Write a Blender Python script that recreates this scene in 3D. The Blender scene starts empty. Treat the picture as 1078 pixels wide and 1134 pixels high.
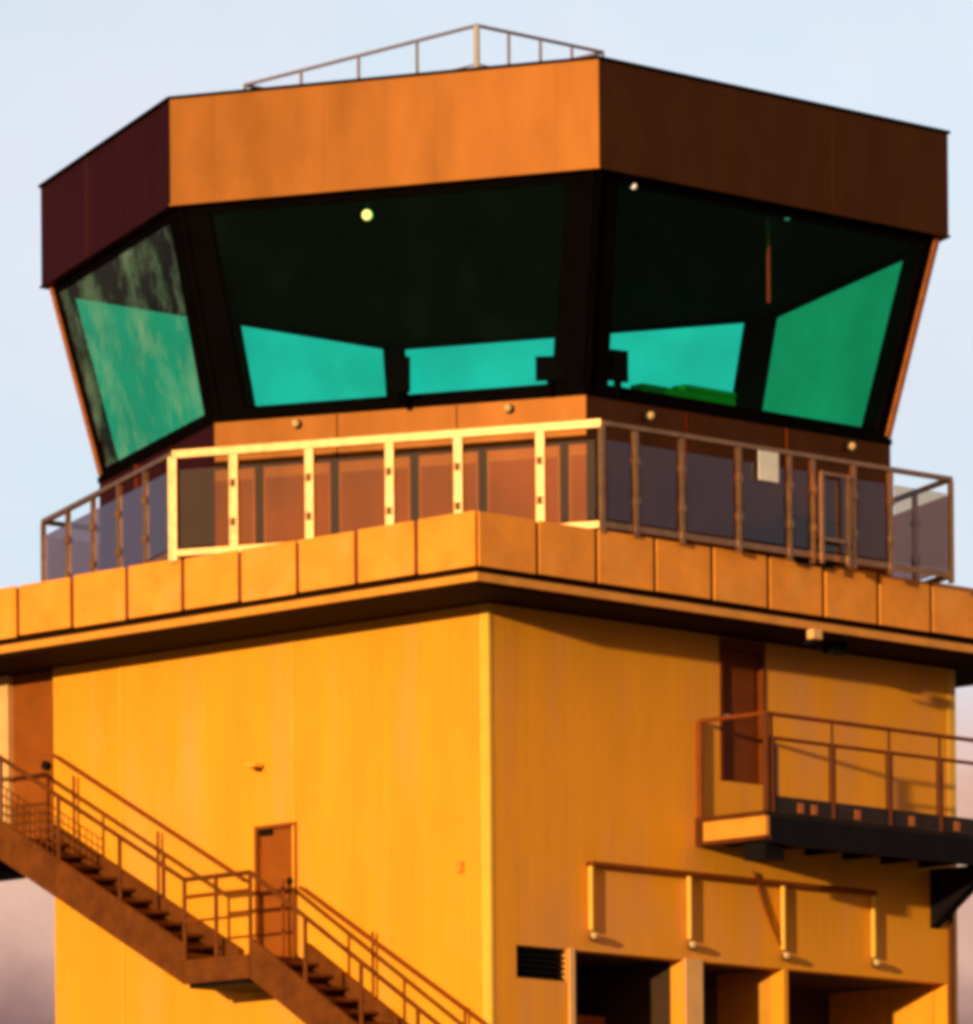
import bpy, bmesh, math, random
from mathutils import Vector, Matrix
random.seed(7)
sc = bpy.context.scene
COL = sc.collection
R = math.radians

# ------------------------------------------------------------------ survey
# The photograph's geometry was solved once (focal length, horizon, tilt); these helpers turn a
# sighting in the photograph into a point on a real wall or level plane.
F, YH, ROLL, EYE = 7320.0, 1740.0, 0.008, 1.7
def q(x, y): return (x-539)-ROLL*(y-YH), (YH-y)-ROLL*(x-539)
AR = R(45.9)
uR = Vector((math.cos(AR), math.sin(AR))); uL = Vector((-math.sin(AR), math.cos(AR)))
X0, Y0 = q(541, 668)
P0 = Vector((X0*91.5/F, 91.5))                  # the tower's near corner on the ground
Z1 = Y0*91.5/F + EYE                            # top of the shaft walls
def to_local(p):                                # world xy -> tower frame (a along right wall, b along left wall)
    d = Vector(p)-P0; return (d.dot(uR), d.dot(uL))
def at_z(x, y, z):                              # sighting on a level plane
    X, Y = q(x, y); d = F*(z-EYE)/Y
    a, b = to_local((X*d/F, d)); return (a, b, z)
def on_line(x, y, p, qd):                       # sighting on the vertical plane through p, direction qd (tower frame)
    X, Y = q(x, y); rd = Vector((X/F, 1.0))
    ra, rb = rd.dot(uR), rd.dot(uL); o = -P0; oa, ob = o.dot(uR), o.dot(uL)
    # o + d*r = p + t*qd
    det = ra*(-qd[1]) + rb*qd[0]
    ca, cb = p[0]-oa, p[1]-ob
    d = (ca*(-qd[1]) + cb*qd[0])/det
    t = (ra*cb - rb*ca)/det
    return t, Y*d/F+EYE, (oa+d*ra, ob+d*rb)
def onR(x, y, o=0.0):                           # right wall, o metres out: (a, z)
    t, z, p = on_line(x, y, (0, -o), (1, 0)); return p[0], z
def onL(x, y, o=0.0):                           # left wall, o metres out: (b, z)
    t, z, p = on_line(x, y, (-o, 0), (0, 1)); return p[1], z

# ------------------------------------------------------------------ materials
def mat(name, col, rough=0.6, metal=0.0, var=0.12, scale=2.5, stretch=(1, 1, 1), bump=0.0, bscale=20, ribs=None, spec=0.35, dirt=None):
    m = bpy.data.materials.new(name); m.use_nodes = True
    nt = m.node_tree; N = nt.nodes; L = nt.links
    b = N['Principled BSDF']
    b.inputs['Roughness'].default_value = rough; b.inputs['Metallic'].default_value = metal
    b.inputs['Specular IOR Level'].default_value = spec
    tc = N.new('ShaderNodeTexCoord'); mp = N.new('ShaderNodeMapping'); mp.inputs['Scale'].default_value = stretch
    L.new(tc.outputs['Object'], mp.inputs['Vector'])
    n1 = N.new('ShaderNodeTexNoise'); n1.inputs['Scale'].default_value = scale; n1.inputs['Detail'].default_value = 8
    n1.inputs['Roughness'].default_value = 0.62
    L.new(mp.outputs[0], n1.inputs['Vector'])
    rp = N.new('ShaderNodeMapRange'); rp.inputs[1].default_value = 0.3; rp.inputs[2].default_value = 0.7
    rp.inputs[3].default_value = 1-var; rp.inputs[4].default_value = 1+var
    L.new(n1.outputs['Fac'], rp.inputs[0])
    mx = N.new('ShaderNodeMix'); mx.data_type = 'RGBA'; mx.blend_type = 'MULTIPLY'; mx.inputs['Factor'].default_value = 1
    mx.inputs['A'].default_value = (*col, 1)
    cc = N.new('ShaderNodeCombineColor')
    for i in range(3): L.new(rp.outputs[0], cc.inputs[i])
    L.new(cc.outputs[0], mx.inputs['B'])
    out = mx.outputs['Result']
    if dirt:
        n2 = N.new('ShaderNodeTexNoise'); n2.inputs['Scale'].default_value = dirt[1]; n2.inputs['Detail'].default_value = 10
        mp2 = N.new('ShaderNodeMapping'); mp2.inputs['Scale'].default_value = dirt[2]
        L.new(tc.outputs['Object'], mp2.inputs['Vector']); L.new(mp2.outputs[0], n2.inputs['Vector'])
        r2 = N.new('ShaderNodeMapRange'); r2.inputs[1].default_value = 0.52; r2.inputs[2].default_value = 0.75
        r2.inputs[3].default_value = 0; r2.inputs[4].default_value = dirt[3]
        L.new(n2.outputs['Fac'], r2.inputs[0])
        m2 = N.new('ShaderNodeMix'); m2.data_type = 'RGBA'; m2.inputs['B'].default_value = (*dirt[0], 1)
        L.new(r2.outputs[0], m2.inputs['Factor']); L.new(out, m2.inputs['A']); out = m2.outputs['Result']
    L.new(out, b.inputs['Base Color'])
    # roughness variation
    rr = N.new('ShaderNodeMapRange'); rr.inputs[3].default_value = max(0.02, rough-0.05); rr.inputs[4].default_value = min(1, rough+0.07)
    L.new(n1.outputs['Fac'], rr.inputs[0]); L.new(rr.outputs[0], b.inputs['Roughness'])
    last = None
    if ribs:
        w = N.new('ShaderNodeTexWave'); w.wave_type = 'BANDS'; w.bands_direction = ribs[0]
        w.inputs['Scale'].default_value = ribs[1]; w.inputs['Distortion'].default_value = 0.0
        L.new(tc.outputs['Object'], w.inputs['Vector'])
        bp = N.new('ShaderNodeBump'); bp.inputs['Strength'].default_value = ribs[2]; bp.inputs['Distance'].default_value = 0.02
        L.new(w.outputs['Fac'], bp.inputs['Height']); last = bp
    if bump:
        n3 = N.new('ShaderNodeTexNoise'); n3.inputs['Scale'].default_value = bscale; n3.inputs['Detail'].default_value = 5
        L.new(tc.outputs['Object'], n3.inputs['Vector'])
        b3 = N.new('ShaderNodeBump'); b3.inputs['Strength'].default_value = bump; b3.inputs['Distance'].default_value = 0.02
        L.new(n3.outputs['Fac'], b3.inputs['Height'])
        if last: L.new(last.outputs[0], b3.inputs['Normal'])
        last = b3
    if last: L.new(last.outputs[0], b.inputs['Normal'])
    return m

YEL = (0.86, 0.325, 0.010)
M = {}
M['wall_l'] = mat('cladding_ribs_left', YEL, 0.7, var=0.10, scale=0.9, stretch=(1, 1.6, 0.35), ribs=('Y', 1.6, 0.13), bump=0.05, dirt=((0.80, 0.34, 0.075), 0.6, (1, 1.8, 0.35), 0.8))
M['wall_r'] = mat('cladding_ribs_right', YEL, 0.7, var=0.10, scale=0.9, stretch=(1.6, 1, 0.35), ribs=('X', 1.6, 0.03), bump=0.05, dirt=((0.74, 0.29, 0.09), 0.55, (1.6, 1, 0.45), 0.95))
M['trim'] = mat('pale_yellow_trim', (0.85, 0.46, 0.05), 0.6, var=0.08)
M['panel'] = mat('deck_panel_paint', (0.88, 0.30, 0.025), 0.6, var=0.14, scale=2.2, bump=0.04, dirt=((0.80, 0.38, 0.10), 1.3, (1, 1, 1), 0.6))
M['seam'] = mat('brown_joint', (0.16, 0.035, 0.004), 0.7)
M['lip'] = mat('lip_paint', (0.72, 0.28, 0.03), 0.5, var=0.15)
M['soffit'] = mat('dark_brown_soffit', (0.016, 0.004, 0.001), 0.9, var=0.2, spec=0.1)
M['copper'] = mat('brown_metal_sheet', (0.122, 0.041, 0.010), 0.36, metal=1.0, var=0.16, scale=1.6, stretch=(1, 1, 0.35), bump=0.012, bscale=3)
M['copper'].node_tree.nodes['Principled BSDF'].inputs['Specular Tint'].default_value = (0.6, 0.4, 0.5, 1)
M['dark'] = mat('near_black_paint', (0.003, 0.002, 0.002), 0.8, var=0.2, spec=0.0)
M['brown'] = mat('dark_brown_paint', (0.10, 0.022, 0.003), 0.6, spec=0.15, var=0.2)
M['cover'] = mat('brown_cover_strip', (0.42, 0.11, 0.015), 0.6, var=0.3, scale=9)
M['joint'] = mat('joint_paint', (0.86, 0.36, 0.02), 0.65)
M['door'] = mat('door_paint', (0.29, 0.068, 0.004), 0.6, spec=0.2, var=0.15, dirt=((0.25, 0.05, 0.004), 2, (1, 1, 0.4), 0.6))
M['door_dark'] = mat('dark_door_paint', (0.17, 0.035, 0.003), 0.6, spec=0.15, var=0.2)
M['stair'] = mat('rust_brown_steel', (0.145, 0.036, 0.003), 0.65, spec=0.15, var=0.35, scale=4, dirt=((0.10, 0.02, 0.004), 3, (1, 1, 1), 0.8))
M['rail_brown'] = mat('brown_rail_steel', (0.22, 0.046, 0.004), 0.6, spec=0.15, var=0.15)
M['rail_metal'] = mat('pale_rail_metal', (0.44, 0.235, 0.11), 0.40, metal=0.95, var=0.25, scale=6)
M['rail_grey'] = mat('grey_roof_rail', (0.22, 0.17, 0.22), 0.5, var=0.1)
M['pale'] = mat('pale_painted_metal', (0.75, 0.70, 0.66), 0.5, var=0.1)
M['grey_pink'] = mat('grey_pink_paint', (0.45, 0.36, 0.36), 0.6)
M['black'] = mat('black_steel', (0.006, 0.004, 0.005), 0.7, var=0.3, spec=0.1)
M['charcoal'] = mat('charcoal_plate', (0.028, 0.016, 0.014), 0.7, var=0.4, spec=0.2)
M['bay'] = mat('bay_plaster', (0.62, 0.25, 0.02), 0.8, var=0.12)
M['bay_shaded'] = mat('bay_shaded_plaster', (0.05, 0.02, 0.008), 0.9, var=0.3)  # bay plaster with the recess shade put into its colour
M['pillar'] = mat('pale_pillar_paint', (0.80, 0.42, 0.16), 0.65, var=0.1)
M['inside'] = mat('dark_interior', (0.012, 0.016, 0.010), 0.9, var=0.3)
M['roof'] = mat('grey_roofing', (0.12, 0.11, 0.10), 0.9, var=0.2)
M['concrete'] = mat('deck_concrete', (0.30, 0.22, 0.14), 0.9, var=0.2, bump=0.1)
M['green'] = mat('green_paint', (0.10, 0.50, 0.03), 0.5)
M['screen'] = mat('dark_screen', (0.003, 0.003, 0.003), 0.5, var=0.1, spec=0.0)
M['ground'] = mat('dry_grass_and_tarmac', (0.10, 0.09, 0.05), 0.95, var=0.4, scale=0.06, dirt=((0.055, 0.055, 0.055), 0.03, (1, 1, 1), 1.0))

def emit(name, col, s):
    m = bpy.data.materials.new(name); m.use_nodes = True
    b = m.node_tree.nodes['Principled BSDF']
    b.inputs['Base Color'].default_value = (*col, 1); b.inputs['Emission Color'].default_value = (*col, 1)
    b.inputs['Emission Strength'].default_value = s
    return m
M['bulb'] = emit('lit_lamp', (1.0, 0.85, 0.25), 1.0)
M['bulb_dim'] = emit('dim_lamp', (1.0, 0.85, 0.7), 0.25)
M['lens'] = mat('white_lens', (0.62, 0.40, 0.18), 0.35, var=0.05)

def glass(name, near, graze, rough=0.0, refl=0.022, dust_reflect=0.003, lo=0.5, stretch=(1, 1, 1)):
    m = bpy.data.materials.new(name); m.use_nodes = True
    nt = m.node_tree; N = nt.nodes; L = nt.links; N.remove(N['Principled BSDF'])
    lw = N.new('ShaderNodeLayerWeight'); lw.inputs['Blend'].default_value = 0.5
    mr = N.new('ShaderNodeMapRange'); mr.inputs[1].default_value = 0.30; mr.inputs[2].default_value = 0.62
    L.new(lw.outputs['Facing'], mr.inputs[0])
    mx = N.new('ShaderNodeMix'); mx.data_type = 'RGBA'; mx.inputs['A'].default_value = (*near, 1); mx.inputs['B'].default_value = (*graze, 1)
    L.new(mr.outputs[0], mx.inputs['Factor'])
    tr = N.new('ShaderNodeBsdfTransparent'); tg = N.new('ShaderNodeTexCoord'); tn = N.new('ShaderNodeTexNoise'); tn.inputs['Scale'].default_value = 0.8; tn.inputs['Detail'].default_value = 5
    L.new(tg.outputs['Object'], tn.inputs['Vector'])
    tm = N.new('ShaderNodeMapRange'); tm.inputs[1].default_value = 0.3; tm.inputs[2].default_value = 0.7; tm.inputs[3].default_value = 0.90; tm.inputs[4].default_value = 1.0; L.new(tn.outputs['Fac'], tm.inputs[0])
    tv = N.new('ShaderNodeVectorMath'); tv.operation = 'SCALE'; L.new(mx.outputs['Result'], tv.inputs[0]); L.new(tm.outputs[0], tv.inputs['Scale'])
    L.new(tv.outputs[0], tr.inputs['Color'])
    gl = N.new('ShaderNodeBsdfGlossy'); gl.inputs['Roughness'].default_value = rough
    tc = N.new('ShaderNodeTexCoord'); nz = N.new('ShaderNodeTexNoise'); nz.inputs['Scale'].default_value = 0.7
    L.new(tc.outputs['Object'], nz.inputs['Vector'])
    bp = N.new('ShaderNodeBump'); bp.inputs['Strength'].default_value = 0.05; bp.inputs['Distance'].default_value = 0.05
    L.new(nz.outputs['Fac'], bp.inputs['Height']); L.new(bp.outputs[0], gl.inputs['Normal'])
    pw = N.new('ShaderNodeMath'); pw.operation = 'POWER'; pw.inputs[1].default_value = 5.0; L.new(lw.outputs['Facing'], pw.inputs[0])
    fr = N.new('ShaderNodeMath'); fr.operation = 'MULTIPLY_ADD'; fr.inputs[1].default_value = refl*20; fr.inputs[2].default_value = refl; L.new(pw.outputs[0], fr.inputs[0])
    ms = N.new('ShaderNodeMixShader')
    L.new(fr.outputs[0], ms.inputs[0]); L.new(tr.outputs[0], ms.inputs[1]); L.new(gl.outputs[0], ms.inputs[2])
    # painted sky reflections on the left pane, faint dusting on the other green panes, lit like any other matt surface
    du = N.new('ShaderNodeTexNoise'); du.inputs['Scale'].default_value = 1.3; du.inputs['Detail'].default_value = 9; du.inputs['Roughness'].default_value = 0.7
    dm = N.new('ShaderNodeMapping'); dm.inputs['Scale'].default_value = stretch
    L.new(tc.outputs['Object'], dm.inputs['Vector']); L.new(dm.outputs[0], du.inputs['Vector'])
    dr = N.new('ShaderNodeMapRange'); dr.inputs[1].default_value = lo; dr.inputs[2].default_value = lo+0.25; dr.inputs[3].default_value = 0.0; dr.inputs[4].default_value = dust_reflect
    L.new(du.outputs['Fac'], dr.inputs[0])
    df = N.new('ShaderNodeBsdfDiffuse'); df.inputs['Color'].default_value = (0.42, 0.62, 0.55, 1)
    m5 = N.new('ShaderNodeMixShader'); L.new(dr.outputs[0], m5.inputs[0]); L.new(ms.outputs[0], m5.inputs[1]); L.new(df.outputs[0], m5.inputs[2])
    L.new(m5.outputs[0], N['Material Output'].inputs['Surface'])
    return m
M['glass'] = glass('green_tinted_glass', (0.38, 0.945, 0.84), (0.24, 0.70, 0.46))
M['glass_reflection'] = glass('green_glass_painted_reflection', (0.38, 0.945, 0.84), (0.20, 0.76, 0.56), dust_reflect=0.30, lo=0.47, stretch=(1.0, 1.0, 0.8))  # noise blotches paint pale cloud reflections onto the left pane
M['smoke'] = glass('bronze_tinted_glass', (0.93, 0.80, 0.64), (0.62, 0.46, 0.46), 0.05, 0.09, 0.0)

# ------------------------------------------------------------------ mesh helpers (tower frame coordinates)
class MB:
    def __init__(s): s.bm = bmesh.new()
    def hexa(s, p):                              # 8 points: bottom ring of four, top ring of four
        v = [s.bm.verts.new(c) for c in p]
        for f in ((3, 2, 1, 0), (4, 5, 6, 7), (0, 1, 5, 4), (1, 2, 6, 5), (2, 3, 7, 6), (3, 0, 4, 7)):
            s.bm.faces.new([v[i] for i in f])
        return s
    def box(s, a0, a1, b0, b1, z0, z1):
        return s.hexa([(a0, b0, z0), (a1, b0, z0), (a1, b1, z0), (a0, b1, z0), (a0, b0, z1), (a1, b0, z1), (a1, b1, z1), (a0, b1, z1)])
    def loft(s, r0, r1):                         # two rings of equal length, capped
        n = len(r0); v0 = [s.bm.verts.new(c) for c in r0]; v1 = [s.bm.verts.new(c) for c in r1]
        s.bm.faces.new(v0[::-1]); s.bm.faces.new(v1)
        for i in range(n): s.bm.faces.new((v0[i], v0[(i+1) % n], v1[(i+1) % n], v1[i]))
        return s
    def beam(s, p, r, w, h, up=(0, 0, 1)):       # oriented bar
        p, r = Vector(p), Vector(r); d = (r-p).normalized(); up = Vector(up)
        sd = d.cross(up)
        if sd.length < 1e-4: sd = d.cross(Vector((1, 0, 0)))
        sd.normalize(); u = sd.cross(d).normalized()
        o = [-sd*w/2-u*h/2, sd*w/2-u*h/2, sd*w/2+u*h/2, -sd*w/2+u*h/2]
        return s.loft([p+k for k in o], [r+k for k in o])
    def tube(s, p, r, rad, n=10):
        p, r = Vector(p), Vector(r); d = (r-p).normalized()
        sd = d.cross(Vector((0, 0, 1)))
        if sd.length < 1e-4: sd = Vector((1, 0, 0))
        sd.normalize(); u = sd.cross(d)
        o = [sd*math.cos(2*math.pi*i/n)*rad+u*math.sin(2*math.pi*i/n)*rad for i in range(n)]
        return s.loft([p+k for k in o], [r+k for k in o])
    def lathe(s, c, prof, n=14, axis=(0, 0, 1)): # prof: (along axis, radius)
        ax = Vector(axis).normalized(); sd = ax.cross(Vector((0.3, 0.9, 0.1))).normalized(); u = ax.cross(sd); c = Vector(c)
        rings = [[s.bm.verts.new(c+ax*t+(sd*math.cos(2*math.pi*i/n)+u*math.sin(2*math.pi*i/n))*rd) for i in range(n)] for t, rd in prof]
        for r0, r1 in zip(rings, rings[1:]):
            for i in range(n): s.bm.faces.new((r0[i], r0[(i+1) % n], r1[(i+1) % n], r1[i]))
        s.bm.faces.new(rings[0][::-1]); s.bm.faces.new(rings[-1]); return s

def frame_matrix(base):                          # tower frame point -> world
    p = P0 + uR*base[0] + uL*base[1]
    return Matrix.Translation((p.x, p.y, base[2])) @ Matrix.Rotation(AR, 4, 'Z')
def tag(o, label=None, cat=None, group=None, kind=None):
    if label: o['label'] = label
    if cat: o['category'] = cat
    if group: o['group'] = group
    if kind: o['kind'] = kind
    return o
BASE = {}
def thing(name, base, label, cat, group=None):
    o = bpy.data.objects.new(name, None); COL.objects.link(o); o.empty_display_size = 0.3
    o.matrix_world = frame_matrix(base); BASE[o] = Vector(base)
    return tag(o, label, cat, group)
def finish(name, mb, m, bev=0.0):
    bm = mb.bm
    bmesh.ops.recalc_face_normals(bm, faces=bm.faces)
    if bev: bmesh.ops.bevel(bm, geom=bm.edges[:], offset=bev, segments=2, profile=0.7, affect='EDGES')
    me = bpy.data.meshes.new(name); bm.to_mesh(me); bm.free(); me.materials.append(m)
    o = bpy.data.objects.new(name, me); COL.objects.link(o); return o
def part(name, mb, m, parent, bev=0.0, label=None):
    root = parent if parent in BASE else parent.parent
    base = BASE[root]
    for v in mb.bm.verts: v.co -= base
    o = finish(name, mb, m, bev); o.parent = parent
    if label: o['label'] = label
    return o
def single(name, mb, m, base, label, cat, group=None, bev=0.0):
    for v in mb.bm.verts: v.co -= Vector(base)
    o = finish(name, mb, m, bev); o.matrix_world = frame_matrix(base)
    BASE[o] = Vector(base)
    return tag(o, label, cat, group)
def wall_mesh(mb, s0, s1, z0, z1, holes, t, f):  # wall slab with openings; f(s, n, z) -> point, n inward
    S = sorted({s0, s1, *[h[0] for h in holes], *[h[1] for h in holes]}); Z = sorted({z0, z1, *[h[2] for h in holes], *[h[3] for h in holes]})
    solid = lambda i, j: 0 <= i < len(S)-1 and 0 <= j < len(Z)-1 and not any(h[0]-1e-6 <= S[i] and S[i+1] <= h[1]+1e-6 and h[2]-1e-6 <= Z[j] and Z[j+1] <= h[3]+1e-6 for h in holes)
    bm = mb.bm; cache = {}
    def V(i, j, n):
        k = (i, j, n)
        if k not in cache: cache[k] = bm.verts.new(f(S[i], n, Z[j]))
        return cache[k]
    for i in range(len(S)-1):
        for j in range(len(Z)-1):
            if not solid(i, j): continue
            for n in (0, t): bm.faces.new((V(i, j, n), V(i+1, j, n), V(i+1, j+1, n), V(i, j+1, n)))
            for di, dj, e in ((-1, 0, ((i, j), (i, j+1))), (1, 0, ((i+1, j), (i+1, j+1))), (0, -1, ((i, j), (i+1, j))), (0, 1, ((i, j+1), (i+1, j+1)))):
                if not solid(i+di, j+dj):
                    bm.faces.new((V(*e[0], 0), V(*e[1], 0), V(*e[1], t), V(*e[0], t)))
    return mb

# ------------------------------------------------------------------ ground
gm = bmesh.new(); bmesh.ops.create_grid(gm, x_segments=8, y_segments=8, size=4000)
me = bpy.data.meshes.new('ground'); gm.to_mesh(me); gm.free(); me.materials.append(M['ground'])
g = bpy.data.objects.new('ground', me); COL.objects.link(g); g['kind'] = 'structure'; g['label'] = 'flat airfield ground of dry grass and tarmac'

# ------------------------------------------------------------------ control tower
WR, WL = 10.0, 8.97
T = thing('control_tower', (0, 0, 0), 'orange and yellow airport control tower with green glass cab and dark brown roof band', 'control tower')
Lw = lambda s, n, z: (n, s, z)
Rw = lambda s, n, z: (s, n, z)
# openings of the right wall
def span(x0, x1, y): return onR(x0, y)[0], onR(x1, y)[0]
zt = 8.7 + EYE
BAYS = [(*span(637, 757, 1060), zt-2.6, zt), (*span(778, 868, 1068), zt-2.6, zt), (*span(873, 1049, 1080), zt-2.6, zt)]
VENT = (*span(572, 628, 1050), onR(600, 1085)[1], zt)
DR = (onR(797, 760)[0], onR(847, 760)[0], 11.33+EYE, 13.28+EYE)
DL = (onL(330, 1000)[0], onL(283, 1000)[0], 8.71+EYE, 10.70+EYE)
part('wall', wall_mesh(MB(), 0.003, WL, 0, Z1, [DL], 0.25, Lw), M['wall_l'], T)
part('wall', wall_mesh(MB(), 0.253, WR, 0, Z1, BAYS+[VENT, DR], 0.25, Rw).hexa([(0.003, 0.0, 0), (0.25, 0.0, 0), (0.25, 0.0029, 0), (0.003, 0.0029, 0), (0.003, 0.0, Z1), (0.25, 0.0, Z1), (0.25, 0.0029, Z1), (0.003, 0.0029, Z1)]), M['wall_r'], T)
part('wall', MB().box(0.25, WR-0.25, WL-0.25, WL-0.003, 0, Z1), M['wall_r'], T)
part('wall', MB().box(WR-0.25, WR-0.003, 0.253, WL-0.003, 0, Z1), M['wall_l'], T)
# corner strip and edge trims
part('corner_trim', MB().box(-0.015, 0.0, -0.012, 0.16, 0, Z1-0.01).box(0.0, 0.05, -0.012, -0.003, 0, Z1-0.01), M['trim'], T)
part('corner_trim', MB().box(WR-0.16, WR+0.012, -0.012, -0.003, 0, Z1-0.01), M['trim'], T)
for px, py in ((135, 900), (325, 800)):
    s = onL(px, py)[0]; part('cladding_joint', MB().box(-0.012, -0.0005, s-0.035, s+0.035, 0, Z1-0.02), M['joint'], T)
s = onR(1050, 1040)[0]
dp = MB().tube((s, -0.07, 0.2), (s, -0.07, 10.2+EYE), 0.045)
for z in (3, 6, 9): dp.box(s-0.07, s+0.07, -0.09, 0.0, z, z+0.05)
part('downpipe', dp, M['brown'], T)
# doors
d = part('door', MB().box(0.06, 0.11, DL[0]+0.03, DL[1]-0.03, DL[2]+0.02, DL[3]-0.03).box(0.045, 0.06, DL[0]+0.15, DL[1]-0.15, DL[2]+0.15, DL[2]+0.85).box(0.045, 0.06, DL[0]+0.15, DL[1]-0.15, DL[2]+1.0, DL[3]-0.15), M['door'], T, label='rust orange door beside the stair landing')
part('handle', MB().lathe((0.045, DL[0]+0.13, 9.86+EYE), ((0, 0.03), (0.05, 0.025), (0.06, 0.05), (0.09, 0.055), (0.10, 0.03)), axis=(-1, 0, 0)), M['black'], d)
part('door_closer', MB().box(0.0, 0.06, DL[1]-0.32, DL[1]-0.08, DL[3]-0.14, DL[3]-0.06), M['black'], d)
for z in (DL[2]+0.2, DL[2]+0.95, DL[3]-0.25):
    part('hinge', MB().tube((0.05, DL[1]-0.045, z-0.06), (0.05, DL[1]-0.045, z+0.06), 0.018, 8), M['brown'], d)
fr = MB(); w = 0.05
fr.box(-0.02, 0.12, DL[0], DL[0]+w, DL[2], DL[3]).box(-0.02, 0.12, DL[1]-w, DL[1], DL[2], DL[3]).box(-0.02, 0.12, DL[0]+w, DL[1]-w, DL[3]-w, DL[3])
part('frame', fr, M['door'], d)
d = part('door', MB().box(DR[0]+0.03, DR[1]-0.03, 0.08, 0.13, DR[2]+0.02, DR[3]-0.03).box(DR[0]+0.15, DR[1]-0.15, 0.065, 0.08, DR[2]+0.9, DR[3]-0.2), M['door_dark'], T, label='dark brown door above the service platform')
part('handle', MB().tube((DR[0]+0.14, 0.03, DR[2]+0.95), (DR[0]+0.28, 0.03, DR[2]+0.95), 0.015).tube((DR[0]+0.14, 0.03, DR[2]+0.95), (DR[0]+0.14, 0.075, DR[2]+0.95), 0.02), M['pale'], d)
fr = MB(); fr.box(DR[0], DR[0]+w, -0.02, 0.14, DR[2], DR[3]).box(DR[1]-w, DR[1], -0.02, 0.14, DR[2], DR[3]).box(DR[0]+w, DR[1]-w, -0.02, 0.14, DR[3]-w, DR[3])
part('frame', fr, M['door_dark'], d)
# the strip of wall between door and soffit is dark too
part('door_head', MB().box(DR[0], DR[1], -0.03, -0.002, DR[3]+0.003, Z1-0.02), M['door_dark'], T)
# recessed bays and vent
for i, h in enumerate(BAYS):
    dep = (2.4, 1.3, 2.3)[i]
    b = part('recessed_bay', MB().box(h[0], h[1], 0.253, dep, h[3]+0.004, h[3]+0.06), M['bay_shaded'], T)
    part('side_wall', MB().box(h[0]-0.06, h[0]-0.003, 0.252, dep, h[2], h[3]+0.06), M['bay_shaded' if i == 0 else 'bay'], b)
    part('side_wall', MB().box(h[1]+0.003, h[1]+0.06, 0.252, dep, h[2], h[3]+0.06), M['bay_shaded' if i == 0 else 'bay'], b)
    part('back_wall', MB().box(h[0]-0.06, h[1]+0.06, dep+0.002, dep+0.1, h[2], h[3]+0.06), M['bay_shaded'], b)
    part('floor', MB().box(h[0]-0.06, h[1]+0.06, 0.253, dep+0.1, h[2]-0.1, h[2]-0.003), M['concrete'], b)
h = BAYS[0]; part('cupboard', MB().box(h[0]+1.1, h[0]+2.0, 1.3, 1.8, h[2], h[3]-0.75), M['door'], T)
part('pillar', MB().box(BAYS[0][1]+0.02, BAYS[1][0]-0.02, -0.03, -0.002, 4, zt+0.02), M['pillar'], T)
part('pillar', MB().box(VENT[1]+0.03, BAYS[0][0]-0.03, -0.03, -0.002, 4, zt+0.02), M['pillar'], T)
v = MB().box(VENT[0], VENT[1], 0.20, 0.24, VENT[2], VENT[3])
for k in range(6):
    z = VENT[2]+(k+0.3)*(VENT[3]-VENT[2])/6
    v.hexa([(VENT[0], 0.03, z), (VENT[1], 0.03, z), (VENT[1], 0.18, z+0.06), (VENT[0], 0.18, z+0.06), (VENT[0], 0.03, z+0.015), (VENT[1], 0.03, z+0.015), (VENT[1], 0.18, z+0.075), (VENT[0], 0.18, z+0.075)])
part('vent', v, M['black'], T)
# annex at the head of the outside stair
bl = 10.5+EYE
an = MB().box(0.12, 2.2, WL+0.003, WL+1.02, bl, Z1-0.004)
A_ = part('annex', an, M['door'], T)
part('door', MB().box(0.07, 0.118, WL+0.1, WL+0.92, 10.86+EYE, 13.0+EYE), M['door'], A_)
part('handle', MB().lathe((0.07, WL+0.17, 11.98+EYE), ((0, 0.03), (0.05, 0.03), (0.06, 0.07), (0.10, 0.07), (0.11, 0.03)), axis=(-1, 0, 0)), M['black'], A_)
part('side_post', MB().box(0.02, 2.2, WL+1.023, WL+1.24, bl, Z1-0.004), M['pillar'], A_)

# deck
oL, oR_, oE, oF = 1.40, 1.15, 1.7, 2.7
a0, a1, b0, b1 = -oL, WR+oE, -oR_, WL+oF
ZP0, ZP1 = 13.66+EYE, 14.40+EYE
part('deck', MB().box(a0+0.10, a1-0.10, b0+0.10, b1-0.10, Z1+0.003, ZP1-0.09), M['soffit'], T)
part('deck_floor', MB().box(a0+0.04, a1-0.04, b0+0.04, b1-0.04, ZP1-0.087, ZP1-0.04), M['concrete'], T)
lp = MB()
zl0, zl1 = Z1+0.05, Z1+0.16
lp.box(a0+0.0, a0+0.097, b0+0.0, b1, zl0, zl1).box(a0+0.097, a1, b0+0.0, b0+0.097, zl0, zl1)
lp.box(a1-0.097, a1, b0+0.1, b1, zl0, zl1).box(a0+0.1, a1-0.1, b1-0.097, b1, zl0, zl1)
part('deck_lip', lp, M['lip'], T)
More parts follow.
